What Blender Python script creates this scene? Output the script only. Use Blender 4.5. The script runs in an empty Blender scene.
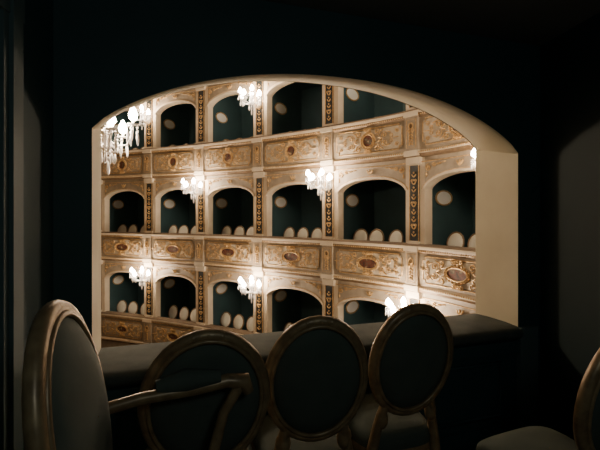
import bpy, math, random
from mathutils import Vector, Matrix
random.seed(7)
CZ = 1.4
scene = bpy.context.scene

# ------------------------------------------------------------------ materials
def mat(name, col, rough=0.6, metal=0.0, noise=0.0, nscale=8.0, col2=None, bump=0.0, emis=None, estr=0.0, spec=0.5, trans=0.0):
    m = bpy.data.materials.new(name); m.use_nodes = True
    nt = m.node_tree; b = nt.nodes['Principled BSDF']
    b.inputs['Base Color'].default_value = (*col, 1)
    b.inputs['Roughness'].default_value = rough
    b.inputs['Metallic'].default_value = metal
    b.inputs['Specular IOR Level'].default_value = spec
    b.inputs['Transmission Weight'].default_value = trans
    if emis:
        b.inputs['Emission Color'].default_value = (*emis, 1)
        b.inputs['Emission Strength'].default_value = estr
    if noise > 0 or bump > 0:
        tc = nt.nodes.new('ShaderNodeTexCoord')
        n = nt.nodes.new('ShaderNodeTexNoise'); n.inputs['Scale'].default_value = nscale
        n.inputs['Detail'].default_value = 5
        nt.links.new(tc.outputs['Object'], n.inputs['Vector'])
        if noise > 0:
            r = nt.nodes.new('ShaderNodeValToRGB')
            r.color_ramp.elements[0].position = 0.5 - noise/2
            r.color_ramp.elements[1].position = 0.5 + noise/2
            r.color_ramp.elements[0].color = (*(col2 or [c*0.6 for c in col]), 1)
            r.color_ramp.elements[1].color = (*col, 1)
            nt.links.new(n.outputs['Fac'], r.inputs['Fac'])
            nt.links.new(r.outputs['Color'], b.inputs['Base Color'])
        if bump > 0:
            bp = nt.nodes.new('ShaderNodeBump'); bp.inputs['Strength'].default_value = bump
            bp.inputs['Distance'].default_value = 0.02
            nt.links.new(n.outputs['Fac'], bp.inputs['Height'])
            nt.links.new(bp.outputs['Normal'], b.inputs['Normal'])
    return m

M = {}
M['cream'] = mat('cream_plaster', (0.62, 0.54, 0.42), 0.6, noise=0.5, nscale=3, col2=(0.50, 0.42, 0.31), bump=0.1)
M['cream2'] = mat('beige_paint', (0.36, 0.30, 0.225), 0.6, noise=0.5, nscale=6, col2=(0.24, 0.195, 0.14))
M['field'] = mat('painted_panel', (0.50, 0.44, 0.345), 0.55, noise=0.4, nscale=9, col2=(0.38, 0.325, 0.25))
M['gold'] = mat('antique_gold', (0.70, 0.47, 0.21), 0.33, metal=0.35, noise=0.6, nscale=16, col2=(0.26, 0.15, 0.06))
M['golddk'] = mat('gilded_moulding', (0.24, 0.15, 0.075), 0.45, metal=0.2, noise=0.5, nscale=14, col2=(0.12, 0.075, 0.035))
M['rail'] = mat('velvet_handrail', (0.13, 0.09, 0.055), 0.8)
M['strip'] = mat('dark_pier_panel', (0.012, 0.016, 0.018), 0.5)
M['teal'] = mat('teal_box_wall', (0.036, 0.082, 0.092), 0.7, noise=0.4, nscale=2, col2=(0.028, 0.062, 0.070))
M['tealdoor'] = mat('teal_door', (0.10, 0.15, 0.155), 0.6)
M['boxfloor'] = mat('box_floor', (0.05, 0.03, 0.02), 0.9)
M['mirror'] = mat('mirror_painted_reflection', (0.92, 0.92, 0.88), 0.35, metal=0.1)  # pale, mostly diffuse colour stands in for the mirror's bright reflection
M['bulb'] = mat('lamp_bulb', (1, 1, 1), 0.4, emis=(1.0, 0.80, 0.62), estr=100)
M['crystal'] = mat('cut_crystal', (0.95, 0.95, 0.97), 0.06, spec=1.0, trans=0.3)
M['brass'] = mat('sconce_metal', (0.7, 0.62, 0.5), 0.3, metal=0.6)
M['pad'] = mat('far_chair_upholstery', (0.66, 0.64, 0.55), 0.8)
M['farframe'] = mat('far_chair_frame', (0.20, 0.13, 0.07), 0.5)
M['frame'] = mat('chair_gilt_frame', (0.40, 0.28, 0.15), 0.35, metal=0.2, noise=0.4, nscale=25, col2=(0.20, 0.13, 0.07))
M['fabric'] = mat('chair_dark_velvet', (0.095, 0.118, 0.098), 0.85, noise=0.5, nscale=6, col2=(0.062, 0.08, 0.067), bump=0.0)
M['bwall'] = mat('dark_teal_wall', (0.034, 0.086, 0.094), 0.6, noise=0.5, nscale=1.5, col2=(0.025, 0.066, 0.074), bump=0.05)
M['bwall_shaded'] = mat('shaded_teal_wall', (0.010, 0.030, 0.034), 0.7, noise=0.5, nscale=1.5, col2=(0.008, 0.023, 0.027), bump=0.05)  # darker copy of the teal wall, shade put into the colour
M['bceil'] = mat('dark_ceiling_paint', (0.13, 0.145, 0.145), 0.9, noise=0.5, nscale=2, col2=(0.085, 0.095, 0.097))
M['sill'] = mat('sill_velvet', (0.085, 0.10, 0.092), 0.9, noise=0.4, nscale=12, col2=(0.06, 0.072, 0.066))
M['jamb'] = mat('jamb_plaster', (0.84, 0.77, 0.58), 0.65, noise=0.5, nscale=4, col2=(0.74, 0.66, 0.48), bump=0.2)
M['stalls'] = mat('stalls_floor', (0.06, 0.03, 0.025), 0.9)
M['audc'] = mat('auditorium_ceiling_paint', (0.2, 0.16, 0.12), 0.9)

def painting():
    m = bpy.data.materials.new('painted_landscape'); m.use_nodes = True
    nt = m.node_tree; b = nt.nodes['Principled BSDF']; b.inputs['Roughness'].default_value = 0.5
    tc = nt.nodes.new('ShaderNodeTexCoord'); n = nt.nodes.new('ShaderNodeTexNoise')
    n.inputs['Scale'].default_value = 9; n.inputs['Detail'].default_value = 6
    r = nt.nodes.new('ShaderNodeValToRGB'); e = r.color_ramp.elements
    e[0].position = .35; e[0].color = (0.03, 0.012, 0.008, 1)
    e[1].position = .7; e[1].color = (0.40, 0.26, 0.16, 1)
    x = e.new(.5); x.color = (0.13, 0.035, 0.02, 1)
    x = e.new(.58); x.color = (0.06, 0.06, 0.04, 1)
    nt.links.new(tc.outputs['Object'], n.inputs['Vector']); nt.links.new(n.outputs['Fac'], r.inputs['Fac'])
    nt.links.new(r.outputs['Color'], b.inputs['Base Color'])
    return m
M['paint'] = painting()
def carpet():
    m = bpy.data.materials.new('patterned_carpet'); m.use_nodes = True
    nt = m.node_tree; b = nt.nodes['Principled BSDF']; b.inputs['Roughness'].default_value = 0.95
    tc = nt.nodes.new('ShaderNodeTexCoord'); n = nt.nodes.new('ShaderNodeTexVoronoi')
    n.inputs['Scale'].default_value = 14
    r = nt.nodes.new('ShaderNodeValToRGB'); e = r.color_ramp.elements
    e[0].position = .2; e[0].color = (0.60, 0.53, 0.42, 1)
    e[1].position = .5; e[1].color = (0.18, 0.15, 0.12, 1)
    nt.links.new(tc.outputs['Object'], n.inputs['Vector']); nt.links.new(n.outputs['Distance'], r.inputs['Fac'])
    nt.links.new(r.outputs['Color'], b.inputs['Base Color'])
    return m
M['carpet'] = carpet()

# ------------------------------------------------------------------ mesh builder
class MB:
    def __init__(s): s.v = []; s.f = []; s.m = []; s.names = []; s.sm = []
    def mi(s, n):
        if n not in s.names: s.names.append(n)
        return s.names.index(n)
    def face(s, pts, m, smooth=False):
        i = len(s.v); s.v += [tuple(p) for p in pts]; s.f.append(tuple(range(i, i+len(pts)))); s.m.append(s.mi(m)); s.sm.append(smooth)
    def grid(s, rows, m, smooth=True, cu=False, cv=False):
        i = len(s.v); nr = len(rows); nc = len(rows[0]); k = s.mi(m)
        for r in rows: s.v += [tuple(p) for p in r]
        for a in range(nr if cu else nr-1):
            for c in range(nc if cv else nc-1):
                a2 = (a+1) % nr; c2 = (c+1) % nc
                s.f.append((i+a*nc+c, i+a*nc+c2, i+a2*nc+c2, i+a2*nc+c)); s.m.append(k); s.sm.append(smooth)
    def tube(s, pts, rad, m, sides=6, closed=False, caps=True, up=Vector((0, 0, 1))):
        pts = [Vector(p) for p in pts]; n = len(pts)
        if not isinstance(rad, (list, tuple)): rad = [rad]*n
        rows = []; prev = None
        for i, p in enumerate(pts):
            a = pts[(i-1) % n] if (closed or i > 0) else p
            b = pts[(i+1) % n] if (closed or i < n-1) else p
            t = (b-a)
            if t.length < 1e-9: t = Vector((0, 0, 1))
            t.normalize()
            if prev is None:
                q = up if abs(t.dot(up)) < .9 else Vector((1, 0, 0))
                x = t.cross(q).normalized()
            else:
                x = (prev - t*prev.dot(t))
                x = x.normalized() if x.length > 1e-6 else t.orthogonal().normalized()
            prev = x; y = t.cross(x)
            rows.append([p + (x*math.cos(2*math.pi*k/sides)+y*math.sin(2*math.pi*k/sides))*rad[i] for k in range(sides)])
        s.grid(rows, m, True, cu=closed, cv=True)
        if caps and not closed:
            s.face(rows[0][::-1], m); s.face(rows[-1], m)
    def blob(s, c, ax, ay, az, m, nu=8, nv=5):
        c = Vector(c); rows = []
        for j in range(nv+1):
            ph = math.pi*j/nv - math.pi/2
            rows.append([c + ax*(math.cos(ph)*math.cos(2*math.pi*i/nu)) + ay*(math.cos(ph)*math.sin(2*math.pi*i/nu)) + az*math.sin(ph) for i in range(nu)])
        s.grid(rows, m, True, cv=True)
    def lathe(s, c, prof, m, n=12):
        c = Vector(c)
        s.grid([[c+Vector((r*math.cos(2*math.pi*i/n), r*math.sin(2*math.pi*i/n), z)) for i in range(n)] for r, z in prof], m, True, cv=True)
    def box(s, f, a, b, m):
        x0, y0, z0 = a; x1, y1, z1 = b
        P = [f(x, y, z) for x in (x0, x1) for y in (y0, y1) for z in (z0, z1)]
        for q in ((0,1,3,2),(4,6,7,5),(0,4,5,1),(2,3,7,6),(0,2,6,4),(1,5,7,3)):
            s.face([P[k] for k in q], m)
    def obj(s, name, loc=None, rotz=0, parent=None):
        me = bpy.data.meshes.new(name); me.from_pydata(s.v, [], s.f)
        for n in s.names: me.materials.append(M[n])
        me.polygons.foreach_set('material_index', s.m); me.polygons.foreach_set('use_smooth', s.sm)
        me.update()
        o = bpy.data.objects.new(name, me); scene.collection.objects.link(o)
        if loc is not None: o.location = loc
        o.rotation_euler[2] = rotz
        if parent: o.parent = parent
        return o
def empty(name):
    e = bpy.data.objects.new(name, None); scene.collection.objects.link(e); return e

# ------------------------------------------------------------------ horseshoe plan
CP = [(-11.0, 15.5), (-8.9, 15.3), (-6.83, 14.73), (-4.83, 13.95), (-2.94, 12.98), (-1.09, 11.85), (0.72, 10.4), (2.33, 8.76), (3.33, 6.75), (3.80, 4.5), (3.7, 2.5)]
samp = []; pidx = []
for i in range(1, len(CP)-2):
    p0, p1, p2, p3 = [Vector((*CP[j], 0)) for j in (i-1, i, i+1, i+2)]
    pidx.append(len(samp))
    for k in range(20):
        t = k/20
        samp.append(0.5*((2*p1)+(-p0+p2)*t+(2*p0-5*p1+4*p2-p3)*t*t+(-p0+3*p1-3*p2+p3)*t**3))
pidx.append(len(samp)); samp.append(Vector((*CP[-2], 0)))
cum = [0.0]
for i in range(1, len(samp)): cum.append(cum[-1]+(samp[i]-samp[i-1]).length)
PS = [cum[i] for i in pidx]
SMAX = cum[-1]
import bisect
def base(S):
    S = min(max(S, 0), SMAX-1e-6); i = min(bisect.bisect_right(cum, S)-1, len(samp)-2)
    t = (S-cum[i])/(cum[i+1]-cum[i])
    return samp[i].lerp(samp[i+1], t), i, t
def tan_at(i):
    a = samp[max(i-1, 0)]; b = samp[min(i+1, len(samp)-1)]; return (b-a).normalized()
def F(S, z, o):
    p, i, t = base(S)
    T = tan_at(i).lerp(tan_at(i+1), t).normalized()
    N = Vector((T.y, -T.x, 0))
    return Vector((p.x+N.x*o, p.y+N.y*o, z))
def frameTN(S):
    p, i, t = base(S); T = tan_at(i); return T, Vector((T.y, -T.x, 0))
def sweep(mb, prof, m, s0=0, s1=None, smooth=False, n=None):
    s1 = SMAX if s1 is None else s1
    n = n or max(2, int((s1-s0)/0.22))
    for (o0, z0), (o1, z1) in zip(prof[:-1], prof[1:]):
        mb.grid([[F(s0+(s1-s0)*i/n, z0, o0), F(s0+(s1-s0)*i/n, z1, o1)] for i in range(n+1)], m, smooth)

def spiral(mb, S, z, o, size, a0, d, turns=1.4, r=0.016, m='gold', n=16):
    pts = []; rr = []
    for k in range(n+1):
        t = k/n; ra = size*(1-0.85*t); a = a0+d*t*turns*2*math.pi
        pts.append(F(S+ra*math.cos(a), z+ra*math.sin(a), o+0.012*t)); rr.append(r*(0.7+0.6*t))
    mb.tube(pts, rr, m, sides=5)
def leaf(mb, S, z, o, L, Wd, ang, m='gold', th=0.02):
    T, N = frameTN(S); U = Vector((0, 0, 1))
    d = T*math.cos(ang)+U*math.sin(ang); e = -T*math.sin(ang)+U*math.cos(ang)
    mb.blob(F(S, z, o), d*L, e*Wd, N*th, m, 6, 4)
def oval(mb, S, z, o, a, b, m, ring='gold', rr=0.018, n=20):
    mb.face([F(S+a*math.cos(2*math.pi*k/n), z+b*math.sin(2*math.pi*k/n), o) for k in range(n)], m)
    mb.tube([F(S+a*math.cos(2*math.pi*k/n), z+b*math.sin(2*math.pi*k/n), o+.005) for k in range(n)], rr, ring, 6, closed=True)

def cartouche(mb, S, z, o, kind):
    if kind == 0: a, b = 0.25, 0.12
    elif kind == 1: a, b = 0.14, 0.14
    else: a, b = 0.20, 0.10
    oval(mb, S, z, o+.01, a, b, 'paint', rr=.016)
    nw = 22
    for k in range(nw):
        t = 2*math.pi*k/nw
        leaf(mb, S+(a+.04)*math.cos(t), z+(b+.035)*math.sin(t), o+.012, .038, .013, t+1.1, th=.03)
    for sx in (-1, 1):
        for sz in (-1, 1):
            base_a = math.atan2(-sz, -sx)
            spiral(mb, S+sx*(a+0.11), z+sz*(b*0.8+.06), o+.01, 0.085, base_a, sx*sz, r=.015)
            spiral(mb, S+sx*(a*0.4), z+sz*(b+0.10), o+.01, 0.055, base_a+1.5, -sx*sz, r=.012)
            spiral(mb, S+sx*(a+0.30), z+sz*0.085, o+.01, 0.08, base_a, -sx*sz, r=.013)
            spiral(mb, S+sx*(a+0.48), z+sz*0.055, o+.01, 0.055, base_a, sx*sz, r=.010)
            leaf(mb, S+sx*(a+0.21), z+sz*0.18, o+.01, .09, .015, sx*sz*0.5)
            leaf(mb, S+sx*(a+0.40), z+sz*0.14, o+.01, .08, .013, -sx*sz*0.35)
            leaf(mb, S+sx*(a+0.19), z+sz*0.03, o+.02, .08, .018, -sx*sz*.4)
        leaf(mb, S+sx*(a+.60), z, o+.01, .10, .012, 0)
    for sz in (-1, 1):
        for k in (-2, -1, 0, 1, 2):
            leaf(mb, S+k*.032, z+sz*(b+.10-abs(k)*.008), o+.02, .055, .014, sz*(math.pi/2-k*.4*1))

PH = 0.24
HT = 2.7
APEX, SPR = 2.29, 2.01
def zarch(u, spr, apex):
    return spr+(apex-spr)*(max(0, 1-abs(u)**2.3))**0.66

def build_tier(zb, kind, name):
    root = empty(name)
    w = MB(); p = MB(); g = MB(); inn = MB()
    apex, spr = zb+APEX, zb+SPR
    top = zb+HT
    sweep(p, [(0.0, zb-.05), (0.07, zb-.03), (0.10, zb+.02)], 'golddk')
    sweep(p, [(0.10, zb+.02), (0.10, zb+.06), (0.05, zb+.10)], 'cream')
    sweep(p, [(0.05, zb+.10), (0.075, zb+.3), (0.085, zb+.5), (0.07, zb+.74)], 'cream2')
    sweep(p, [(0.07, zb+.74), (0.10, zb+.77), (0.13, zb+.82)], 'golddk')
    sweep(p, [(0.13, zb+.82), (0.14, zb+.85), (0.14, zb+.88)], 'cream')
    sweep(p, [(0.14, zb+.88), (0.11, zb+.92), (-0.13, zb+.92), (-0.15, zb+.88), (-.12, zb+.84), (-.12, zb)], 'rail')
    n = int(SMAX/0.055)
    for i in range(n):
        S = 0.03+i*0.055
        if S > PS[-1]: break
        T, N = frameTN(S)
        if S > PS[1]-.2:
            g.blob(F(S, zb+.055, .105), T*.018, N*.014, Vector((0, 0, .02)), 'gold', 5, 3)
            g.blob(F(S, zb+.79, .125), T*.018, N*.014, Vector((0, 0, .016)), 'gold', 5, 3)
    for i in range(len(PS)-1):
        a, b = PS[i]+PH, PS[i+1]-PH
        N_ = 24; cols = [a+(b-a)*(.5-.5*math.cos(math.pi*k/N_)) for k in range(N_+1)]
        us = [-math.cos(math.pi*k/N_) for k in range(N_+1)]
        za = [zarch(u, spr, apex) for u in us]
        w.grid([[F(s, z, 0), F(s, top-.05, 0)] for s, z in zip(cols, za)], 'cream2', False)
        w.grid([[F(s, z, 0), F(s, z, -.22)] for s, z in zip(cols, za)], 'cream')
        w.grid([[F(s, z, -.22), F(s, top-.05, -.22)] for s, z in zip(cols, za)], 'teal', False)
        for s in (a, b):
            w.face([F(s, zb+.9, 0), F(s, zb+.9, -.22), F(s, spr, -.22), F(s, spr, 0)], 'cream')
        mid = (a+b)/2; hw = (b-a)/2
        def outl(k, e):
            return mid+us[k]*(hw+e), zarch(us[k], spr, apex+e)
        rows = []
        for k in range(N_+1):
            s0, z0 = outl(k, 0.0); s1, z1 = outl(k, 0.05)
            rows.append([F(s0, z0, 0), F(s0, z0, .03), F(s1, z1, .03), F(s1, z1, 0)])
        w.grid(rows, 'cream', False)
        g.tube([F(*outl(k, 0.06), .015) for k in range(N_+1)], .010, 'gold', 5)
        g.tube([F(PS[i]+(PS[i+1]-PS[i])*k/10, top-.14, .012) for k in range(11)], .012, 'gold', 5)
        for sx, s in ((1, a), (-1, b)):
            spiral(g, s+sx*.10, top-.27, .012, .075, math.pi/2, sx*1, r=.015)
            spiral(g, s+sx*.24, top-.225, .012, .05, math.pi, -sx, r=.013)
            leaf(g, s+sx*.36, top-.21, .012, .08, .022, sx*.15)
            leaf(g, s+sx*.48, top-.19, .012, .06, .017, sx*.1)
            leaf(g, s+sx*.05, top-.40, .012, .02, .06, 0)
        for k in (-1, 0, 1):
            leaf(g, mid+k*.05, top-.25, .04, .07, .022, math.pi/2-k*.6)
        pa, pb = PS[i]+.22, PS[i+1]-.22
        K = 12
        p.grid([[F(pa+.06+(pb-pa-.12)*k/K, zb+.2, .082), F(pa+.06+(pb-pa-.12)*k/K, zb+.66, .092)] for k in range(K+1)], 'field', False)
        zl, zh = zb+.17, zb+.69; c = .07
        path = []
        for k in range(K+1): path.append((pa+.05+c+(pb-pa-.1-2*c)*k/K, zl, .085))
        path += [(pb-.05-c, zl+c, .09), (pb-.05, zl+c, .09)]
        path += [(pb-.05, zh-c, .09), (pb-.05-c, zh-c, .09)]
        for k in range(K+1): path.append((pb-.05-c-(pb-pa-.1-2*c)*k/K, zh, .09))
        path += [(pa+.05+c, zh-c, .09), (pa+.05, zh-c, .09), (pa+.05, zl+c, .09), (pa+.05+c, zl+c, .09)]
        g.tube([F(*q) for q in path], .014, 'gold', 5, closed=True)
        cartouche(g, mid, zb+.43, .1, kind)
        for sx, s in ((1, pa+.14), (-1, pb-.14)):
            for sz in (-1, 1):
                spiral(g, s+sx*.04, zb+.43+sz*.15, .095, .05, 0 if sx < 0 else math.pi, sz*sx, r=.011)
    for i, s in enumerate(PS):
        lo, hi = max(s-PH, 0), min(s+PH, SMAX)
        w.grid([[F(lo+(hi-lo)*k/4, zb+.9, 0), F(lo+(hi-lo)*k/4, top-.05, 0)] for k in range(5)], 'cream', False)
        w.grid([[F(lo+(hi-lo)*k/4, zb+.9, -.22), F(lo+(hi-lo)*k/4, top-.05, -.22)] for k in range(5)], 'teal', False)
        if 0 < i < len(PS)-1:
            x0, x1 = s-.115, s+.115
            w.box(lambda x, y, z: F(x, z, y), (x0, 0, zb+.98), (x1, .035, top-.2), 'strip')
            g.tube([F(x0, zb+.98, .035), F(x1, zb+.98, .035), F(x1, top-.2, .035), F(x0, top-.2, .035)], .012, 'gold', 5, closed=True)
            zz = zb+1.06
            k = 0
            while zz < top-.3:
                leaf(g, s-.03, zz+.03, .045, .045, .013, 2.2); leaf(g, s+.03, zz+.03, .045, .045, .013, .95)
                leaf(g, s, zz+.09, .05, .018, .025, 0)
                if k % 3 == 1:
                    spiral(g, s-.045, zz+.08, .045, .035, 0, 1, r=.008, n=10); spiral(g, s+.045, zz+.08, .045, .035, math.pi, -1, r=.008, n=10)
                zz += .15; k += 1
            w.box(lambda x, y, z: F(x, z, y), (s-.17, 0, top-.17), (s+.17, .09, top-.04), 'cream')
            w.box(lambda x, y, z: F(x, z, y), (s-.14, 0, zb+.92), (s+.14, .07, zb+.97), 'cream')
            p.box(lambda x, y, z: F(x, z, y), (s-.16, .04, zb+.10), (s+.16, .125, zb+.76), 'cream2')
            p.box(lambda x, y, z: F(x, z, y), (s-.18, .04, zb-.02), (s+.18, .145, zb+.09), 'cream')
            p.box(lambda x, y, z: F(x, z, y), (s-.18, .04, zb+.77), (s+.18, .16, zb+.87), 'cream')
            g.tube([F(s-.12, zb+.15, .125), F(s+.12, zb+.15, .125), F(s+.12, zb+.71, .125), F(s-.12, zb+.71, .125)], .010, 'gold', 5, closed=True)
            oval(g, s, zb+.58, .135, .055, .06, 'golddk', rr=.014, n=12)
            for q in range(5):
                leaf(g, s-.03, zb+.46-q*.06, .135, .042, .016, -2.2); leaf(g, s+.03, zb+.46-q*.06, .135, .042, .016, -.95)
            spiral(g, s-.05, zb+.49, .135, .045, 0, 1, r=.011, n=10); spiral(g, s+.05, zb+.49, .135, .045, math.pi, -1, r=.011, n=10)
        inn.box(lambda x, y, z: F(x, z, y), (max(s-.04, 0), -1.9, zb), (min(s+.04, SMAX), -.2, top), 'teal')
    sweep(inn, [(.02, zb+.08), (-1.9, zb+.08)], 'boxfloor')
    sweep(inn, [(0, zb-.05), (-1.9, zb-.05)], 'teal')
    sweep(inn, [(-1.9, zb-.05), (-1.9, top)], 'teal')
    sweep(inn, [(-1.9, top-.06), (-.1, top-.06)], 'teal')
    for i in range(len(PS)-1):
        c = (PS[i]+PS[i+1])/2+.1
        dm = 'tealdoor' if kind == 1 else 'teal'
        inn.box(lambda x, y, z: F(x, z, y), (c-.36, -1.9, zb+.08), (c+.36, -1.86, zb+2.05), dm)
        inn.box(lambda x, y, z: F(x, z, y), (c-.28, -1.86, zb+1.15), (c+.28, -1.84, zb+1.95), 'teal')
        for q in range(9):
            inn.box(lambda x, y, z: F(x, z, y), (c-.26, -1.84, zb+1.2+q*.08), (c+.26, -1.82, zb+1.24+q*.08), dm)
    w.obj('arcade', parent=root); p.obj('parapet', parent=root); g.obj('gilt_ornament', parent=root); inn.obj('box_interiors', parent=root)
    for i in range(1, len(PS)-1):
        mm = MB(); s = PS[i]+.045; oc = -.85; zc = zb+1.86
        P = lambda r, d: [F(s+d, zc+.145*r*math.sin(2*math.pi*k/24), oc+.25*r*math.cos(2*math.pi*k/24)) for k in range(24)]
        mm.face(P(1, .012), 'mirror')
        mm.tube(P(1.06, .012), .02, 'gold', 6, closed=True)
        mm.obj('oval_wall_mirror')
    ch = MB()
    for i in range(1, len(PS)-1):
        mid = (PS[i]+PS[i+1])/2
        for k in range(4):
            S = mid-.78+k*.47+random.uniform(-.03, .03); T, N = frameTN(S)
            O = F(S, zb+.08, -.52+random.uniform(-.04, .04))
            jy = random.uniform(-.12, .12); f = (N+T*jy).normalized(); x = Vector((f.y, -f.x, 0))
            R = Matrix((x, f, Vector((0, 0, 1)))).transposed()
            far_chair(ch, lambda v: O+R@Vector(v))
    ch.obj('row_of_box_chairs')
    return root

def ellipse_pts(a, b, n, cy, cz, tilt, off=0, sc=1):
    r = []
    for k in range(n):
        t = 2*math.pi*k/n; x = a*sc*math.cos(t); h = b*sc*math.sin(t)
        r.append((x, cy-h*math.sin(tilt)+off*math.cos(tilt), cz+h*math.cos(tilt)+off*math.sin(tilt)))
    return r
def far_chair(mb, f):
    tl = .2; cz = .84
    P = [f(v) for v in ellipse_pts(.195, .23, 16, -.24, cz, tl)]
    mb.tube(P, .022, 'farframe', 5, closed=True)
    rows = [[f(v) for v in ellipse_pts(.19, .225, 16, -.24, cz, tl, off, sc)] for off, sc in ((0, 1), (.03, .8), (.045, .4), (.048, .02))]
    mb.grid(rows, 'pad', True, cv=True)
    mb.grid([[f(v) for v in ellipse_pts(.19, .225, 16, -.24, cz, tl, off, sc)] for off, sc in ((0, 1), (-.02, .5), (-.02, .02))], 'pad', True, cv=True)
    mb.box(lambda x, y, z: f((x, y, z)), (-.21, -.2, .40), (.21, .22, .47), 'pad')
    for sx in (-1, 1):
        mb.tube([f((sx*.12, -.2, .62)), f((sx*.17, -.2, .42)), f((sx*.18, -.24, 0))], .018, 'farframe', 5)
        mb.tube([f((sx*.19, .2, .42)), f((sx*.18, .2, 0))], [.022, .012], 'farframe', 5)

MIDB = CZ-1.52
for k, (kind) in ((0, 0), (1, 1), (-1, 2)):
    build_tier(MIDB+HT*k, kind, 'balcony_tier')
wb = MB()
sweep(wb, [(0, MIDB-HT-.05), (-.05, MIDB-HT-.4), (-.05, -5.6)], 'cream2')
wb.obj('wall_ground_level')
wt = MB()
sweep(wt, [(0, MIDB+2*HT-.05), (.15, MIDB+2*HT), (.2, MIDB+2*HT+.1), (.05, MIDB+2*HT+.2), (.05, 6.8)], 'cream2')
wt.obj('wall_attic_level')

# ------------------------------------------------------------------ our box front wall
a_, b_ = 1.9, 2.68
L = Vector((-.48*a_, a_, 0)); R_ = Vector((.503*b_, b_, 0)); W = (R_-L).length
t_ = (R_-L).normalized(); n_ = Vector((-t_.y, t_.x, 0)); TH = .37
def G(u, w, z): 
    p = L+t_*u+n_*w; return Vector((p.x, p.y, z))
SILL = CZ-.70; SP = CZ+.3776; AP = CZ+.722
def za(u): return SP+(AP-SP)*(max(0, 1-abs(u)**2.2))**.8
fw = MB(); NN = 48; SPL = .07
U = [W*k/NN for k in range(NN+1)]
Z = [za(2*k/NN-1) for k in range(NN+1)]
TOPZ = 2.46
fw.grid([[G(u, 0, z), G(u, 0, TOPZ)] for u, z in zip(U, Z)], 'bwall', False)
fw.grid([[G(u, TH, z+SPL), G(u, TH, 3.2)] for u, z in zip(U, Z)], 'cream2', False)
fw.grid([[G(u, 0, z), G(u, .012, z-.006), G(u, TH-.01, z+SPL), G(u, TH, z+SPL+.01)] for u, z in zip(U, Z)], 'jamb', True)
for u in (0, W):
    fw.face([G(u, 0, SILL-.02), G(u, TH, SILL-.02), G(u, TH, SP+SPL), G(u, 0, SP)], 'jamb')
e0, e1 = -1.0, W+1.0
for x0, x1 in ((e0, 0), (W, e1)):
    fw.face([G(x0, 0, 0), G(x1, 0, 0), G(x1, 0, TOPZ), G(x0, 0, TOPZ)], 'bwall')
    fw.face([G(x0, TH, -5.6), G(x1, TH, -5.6), G(x1, TH, 6.8), G(x0, TH, 6.8)], 'cream2')
fw.face([G(0, 0, 0), G(W, 0, 0), G(W, 0, SILL-.04), G(0, 0, SILL-.04)], 'bwall')
fw.face([G(0, TH, -5.6), G(W, TH, -5.6), G(W, TH, SILL-.04), G(0, TH, SILL-.04)], 'cream2')
fw.face([G(0, TH, 3.2), G(W, TH, 3.2), G(W, TH, 6.8), G(0, TH, 6.8)], 'cream2')
prof = [(.0, -.07), (-.03, -.06), (-.045, -.035), (-.035, -.01), (-.005, .003), (.1, .010), (.25, .010), (.37, .005), (.42, -.01), (.435, -.04), (.42, -.06), (.38, -.07)]
fw.grid([[G(u, w, SILL+z) for w, z in prof] for u in (0.0, W/2, W)], 'sill', True)
fw.obj('wall_front')
tr = MB()
tr.box(G, (0, -.025, SILL-.15), (W, 0, SILL-.075), 'bwall')
tr.box(G, (0, -.02, 0), (W, 0, .12), 'bwall')
for x in (.1, W*.36, W*.68):
    q = [(x, .18), (x+W*.26, .18), (x+W*.26, SILL-.2), (x, SILL-.2)]
    tr.tube([G(u, -.005, z) for u, z in q], .012, 'bwall', 6, closed=True)
tr.box(G, (W-.01, -.03, 0), (W+.13, 0, SILL), 'tealdoor')
tr.obj('trim_1')
cl = G(-.15, 0, 0); cr = G(W+.18, 0, 0)
def wallbox(name, p, q, th, z0, z1, m):
    d = (q-p).normalized(); nn = Vector((-d.y, d.x, 0)); Ln = (q-p).length; mb = MB()
    mb.box(lambda x, y, z: Vector((p.x+d.x*x+nn.x*y, p.y+d.y*x+nn.y*y, z)), (0, 0, z0), (Ln, th, z1), m); return mb.obj(name)
bl = Vector((cl.x+.25, cl.y-2.8, 0))
br = Vector((cr.x+.45, cr.y-3.7, 0))
wallbox('wall_left', cl, bl, -.08, 0, TOPZ, 'bwall')
wallbox('wall_right', cr, br, .08, 0, TOPZ, 'bwall_shaded')
wallbox('wall_back', bl, br, -.08, 0, TOPZ, 'bwall')
for nm, z, m in (('floor', 0, 'carpet'), ('ceiling', TOPZ, 'bceil')):
    mb = MB(); mb.face([Vector((v.x, v.y, z)) for v in (bl, br, cr, cl)], m); mb.obj(nm)
dl = (bl-cl).normalized(); dn = Vector((-dl.y, dl.x, 0))
def LW(x, y, z):
    return Vector((cl.x+dl.x*x+dn.x*y, cl.y+dl.y*x+dn.y*y, z))
dc = MB()
dc.box(LW, (.30, 0, 0), (.42, .035, 2.2), 'tealdoor'); dc.box(LW, (.33, .035, 0), (.39, .05, 2.2), 'tealdoor')
dc.box(LW, (1.25, 0, 0), (1.37, .035, 2.2), 'tealdoor'); dc.box(LW, (.30, 0, 2.08), (1.37, .04, 2.2), 'tealdoor')
dc.box(LW, (.42, 0, 0), (1.25, .012, 2.08), 'teal')
dc.obj('door_1')

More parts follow.
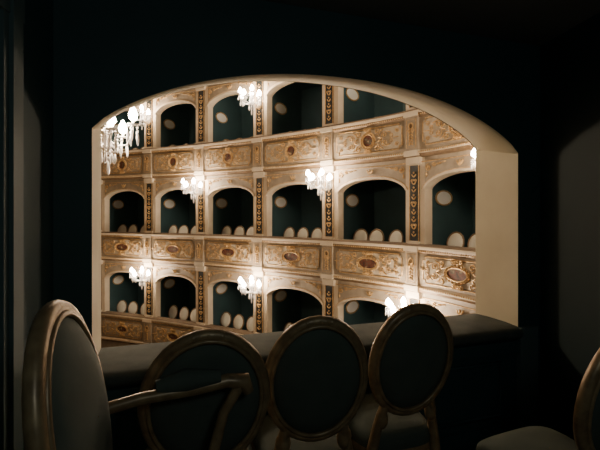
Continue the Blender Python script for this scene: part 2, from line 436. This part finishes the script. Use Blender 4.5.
def poly_wall(name, pts, z0, z1, m):
    mb = MB(); mb.grid([[Vector((x, y, z0)), Vector((x, y, z1))] for x, y in pts], m, False); return mb.obj(name)
w0 = G(e0, TH, 0); w1 = G(e1, TH, 0)
poly_wall('wall_auditorium_left', [(w0.x, w0.y), (-2.19, 3.2), (-2.37, 4.5), (-3.2, 6.3), (-5.2, 8.6), (-7.9, 11.6), (-9.6, 14.0), (-8.9, 15.3)], -5.6, 6.8, 'cream2')
poly_wall('wall_auditorium_right', [(w1.x, w1.y), (3.2, 3.7), (3.8, 4.5)], -5.6, 6.8, 'cream2')
for nm, z, m in (('floor_stalls', -5.6, 'stalls'), ('ceiling_auditorium', 6.8, 'audc')):
    mb = MB(); mb.face([Vector(v) for v in ((-13, 1, z), (7, 1, z), (7, 18, z), (-13, 18, z))], m); mb.obj(nm)

# ------------------------------------------------------------------ crystal sconces
def sconce(P, N, power, near=False):
    mb = MB(); N = N.normalized(); T = Vector((N.y, -N.x, 0)); Uz = Vector((0, 0, 1))
    C = N*.32
    mb.blob(N*.02, T*.09, N*.03, Uz*.17, 'brass', 12, 8)
    mb.tube([N*.02-Uz*.05, N*.12-Uz*.16, N*.24-Uz*.14, C-Uz*.05, C+Uz*.16], .014, 'brass', 8)
    mb.lathe(C, [(.0, -.16), (.03, -.14), (.05, -.10), (.02, -.06), (.018, 0), (.045, .03), (.05, .07), (.015, .10), (.015, .2), (.05, .24), (.0, .28)], 'crystal', 10)
    ds = 1.5 if near else 1.1
    def drop(p, s=1.0, cnt=2):
        for q in range(cnt):
            mb.blob(p-Uz*(.018+q*.03)*s, T*.008*s, N*.008*s, Uz*.012*s, 'crystal', 5, 3)
        c = p-Uz*(.03*cnt+.045)*s
        mb.blob(c, T*.013*s, N*.010*s, Uz*.045*s, 'crystal', 6, 4)
    angs = [-1.2, 0, 1.2, 2.5, -2.5] if near else [-1.45, -.75, 0, .75, 1.45, 2.4, -2.4]
    for k, a in enumerate(angs):
        d = T*math.sin(a)+N*math.cos(a)
        r = (.25 if near else .30) if abs(a) < 2 else .19; hz = .02+(.10 if k % 2 else 0)
        e = C+d*r+Uz*hz
        mb.tube([C-Uz*.03, C+d*r*.35-Uz*.11, C+d*r*.75-Uz*.09, C+d*r*.98-Uz*.02+Uz*hz*.3, e], .009, 'crystal', 6)
        mb.lathe(e, [(.0, -.01), (.055, 0), (.062, .012), (.0, .006)], 'crystal', 12)
        mb.lathe(e, [(.014, 0), (.014, .05), (0, .05)], 'brass', 8)
        bs = 1.0 if near else 1.2
        mb.lathe(e, [(.018*bs, .05), (.042*bs, .075), (.048*bs, .105), (.034*bs, .15), (.012, .19), (.002, .20)], 'bulb', 10)
        nd = 5 if near else 6
        for q in range(nd):
            aa = 2*math.pi*q/nd
            drop(e+(T*math.cos(aa)+N*math.sin(aa))*.055, ds, 1+(q % 2))
        for q in range(7):
            tt = q/6; p = (C+Uz*.26).lerp(e, tt)-Uz*.07*math.sin(math.pi*tt)
            mb.blob(p, T*.009, N*.009, Uz*.009, 'crystal', 5, 3)
    for q in range(8):
        aa = 2*math.pi*q/8
        drop(C+(T*math.cos(aa)+N*math.sin(aa))*.07-Uz*.10, 1.3, 2)
    drop(C-Uz*.15, 1.8, 2)
    o = mb.obj('crystal_wall_sconce', loc=P)
    ld = bpy.data.lights.new('sconce_light', 'POINT'); ld.energy = power; ld.color = (1.0, .76, .50); ld.shadow_soft_size = .12
    lo = bpy.data.objects.new('sconce_light', ld); scene.collection.objects.link(lo); lo.parent = o; lo.location = C+N*.08+Uz*.2
    return o
def tier_sconce(i, z, power=80):
    T, N = frameTN(PS[i]); sconce(F(PS[i], z, .03), N, power)
for i in (3, 5, 7): tier_sconce(i, CZ+.72)
for i in (2, 4, 6): tier_sconce(i, CZ+.72-2.7)
for i in (2, 4, 6): tier_sconce(i, CZ+3.05)
sconce(Vector((-2.33, 4.5, CZ+.82)), Vector((1, .15, 0)), 130, near=True)

# added fill light with an invented lamp body, out of view behind the viewer
lm = MB()
lm.lathe((0, 0, 0), [(0, .10), (.05, .10), (.05, .07), (.012, .06), (.012, .0), (.06, -.02), (.08, -.08), (.05, -.14), (0, -.16)], 'cream', 16)
lo_ = lm.obj('added_fill_lamp', loc=(.5, -.35, TOPZ-.10))
ld = bpy.data.lights.new('added_fill_light', 'POINT'); ld.energy = 8; ld.color = (.88, 1.0, .95); ld.shadow_soft_size = .15
q = bpy.data.objects.new('added_fill_light', ld); scene.collection.objects.link(q); q.parent = lo_; q.location = (0, 0, -.45)

# ------------------------------------------------------------------ foreground chairs
def chair(name, back_pos, facing, arms=False, zs=1.0, ws=1.0, hb=.225, hs=.0):
    mb = MB(); f = Vector((facing[0], facing[1], 0)).normalized()
    tl = .17; a, b = .19*ws, hb; cy, cz = -.25, .80*zs
    b *= zs
    n = 36
    mb.tube([Vector(v) for v in ellipse_pts(a, b, n, cy, cz, tl)], .021, 'frame', 8, closed=True)
    mb.tube([Vector(v) for v in ellipse_pts(a, b, n, cy, cz, tl, .018, .94)], .008, 'frame', 6, closed=True)
    mb.tube([Vector(v) for v in ellipse_pts(a, b, n, cy, cz, tl, -.018, .94)], .008, 'frame', 6, closed=True)
    mb.grid([[Vector(v) for v in ellipse_pts(a, b, n, cy, cz, tl, o, s)] for o, s in ((.0, .95), (.018, .9), (.036, .75), (.046, .5), (.05, .25), (.051, .01))], 'fabric', True, cv=True)
    mb.grid([[Vector(v) for v in ellipse_pts(a, b, n, cy, cz, tl, o, s)] for o, s in ((.0, .95), (-.014, .9), (-.024, .7), (-.03, .4), (-.031, .01))], 'fabric', True, cv=True)
    tp = Vector((0, cy-b*math.sin(tl), cz+b*math.cos(tl)))
    for k in (-2, -1, 0, 1, 2):
        mb.blob(tp+Vector((k*.022, 0, .002-abs(k)*.004)), Vector((.018, 0, 0)), Vector((0, .022, 0)), Vector((0, 0, .018)), 'frame', 8, 5)
    sh = .43*zs
    def outline(sc, z):
        pts = []
        for k in range(40):
            t = 2*math.pi*k/40; c, s = math.cos(t), math.sin(t)
            x = math.copysign(abs(c)**.5, c); y = math.copysign(abs(s)**.5, s)
            wd = (.205+.03*y)*ws
            pts.append(Vector((x*wd*sc, y*.215*sc, z)))
        return pts
    mb.grid([outline(.9, sh-.09), outline(1.0, sh-.085), outline(1.02, sh-.05), outline(1.0, sh-.02), outline(.97, sh-.01)], 'frame', True, cv=True)
    mb.grid([outline(.98, sh-.02), outline(1.0, sh+.01), outline(.97, sh+.04), outline(.85, sh+.06), outline(.5, sh+.075), outline(.01, sh+.08)], 'fabric', True, cv=True)
    mb.face(outline(.9, sh-.09)[::-1], 'frame')
    for sx in (-1, 1):
        x = sx*.195*ws; y = .17
        mb.lathe((x, y, 0), [(0, 0), (.012, 0), (.016, .03), (.011, .05), (.024, sh-.17), (.03, sh-.14), (.02, sh-.125), (.028, sh-.11), (.028, sh-.02), (0, sh-.02)], 'frame', 10)
        mb.tube([Vector((sx*.17*ws, -.27, 0)), Vector((sx*.165*ws, -.22, sh*.6)), Vector((sx*.16*ws, -.19, sh)), Vector((sx*.14*ws, -.20, sh+.10)),
                 Vector((sx*.115*ws, cy+b*.8*math.sin(tl), cz-b*.80*math.cos(tl)))], [.014, .02, .024, .02, .02], 'frame', 8)
        mb.blob(Vector((sx*.125*ws, -.21, sh+.13)), Vector((.03, 0, 0)), Vector((0, .02, 0)), Vector((0, 0, .045)), 'frame', 8, 6)
        if arms:
            az = .765*zs
            P = [Vector((sx*.185*ws, cy+.0, az-.02)), Vector((sx*.21*ws, -.14, az-.005)), Vector((sx*.235*ws, .0, az)), Vector((sx*.25*ws, .1, az+.012)), Vector((sx*.255*ws, .15, az+.005)), Vector((sx*.255*ws, .165, az-.03))]
            mb.tube(P, [.018, .018, .02, .022, .028, .016], 'frame', 8)
            mb.tube([Vector((sx*.222*ws, -.10, az+.018)), Vector((sx*.235*ws, -.02, az+.028)), Vector((sx*.245*ws, .08, az+.028))], [.02, .034, .02], 'fabric', 10)
            mb.tube([Vector((sx*.25*ws, .14, az)), Vector((sx*.245*ws, .09, az-.08)), Vector((sx*.225*ws, .06, az-.18)), Vector((sx*.215*ws, .08, sh-.03))], [.018, .016, .018, .024], 'frame', 8)
    ang = math.atan2(-f.x, f.y)
    loc = Vector((back_pos[0], back_pos[1], 0))+f*.25
    return mb.obj(name, loc=loc, rotz=ang)

chair('oval_back_chair', (-.30, 1.39), (-.30, .95), ws=.99)
chair('oval_back_chair', (.06, 1.57), (-.20, .97), ws=.93)
chair('oval_back_chair', (.46, 1.78), (-.33, .94), ws=.94)
chair('oval_back_chair', (1.05, 1.42), (-.40, .92))
chair('oval_back_armchair', (-.51, .98), (.975, .2), arms=True, zs=1.16, ws=1.03)

# ------------------------------------------------------------------ world, camera
w = bpy.data.worlds.new('dim_world'); scene.world = w; w.use_nodes = True
w.node_tree.nodes['Background'].inputs[0].default_value = (.35, .5, .7, 1)
w.node_tree.nodes['Background'].inputs[1].default_value = .01
cd = bpy.data.cameras.new('camera'); cam = bpy.data.objects.new('camera', cd); scene.collection.objects.link(cam)
cam.location = (0, 0, CZ); cam.rotation_euler = (math.radians(90), 0, 0)
cd.sensor_width = 36; cd.lens = 26; cd.shift_y = -11/600; cd.clip_start = .05
scene.camera = cam
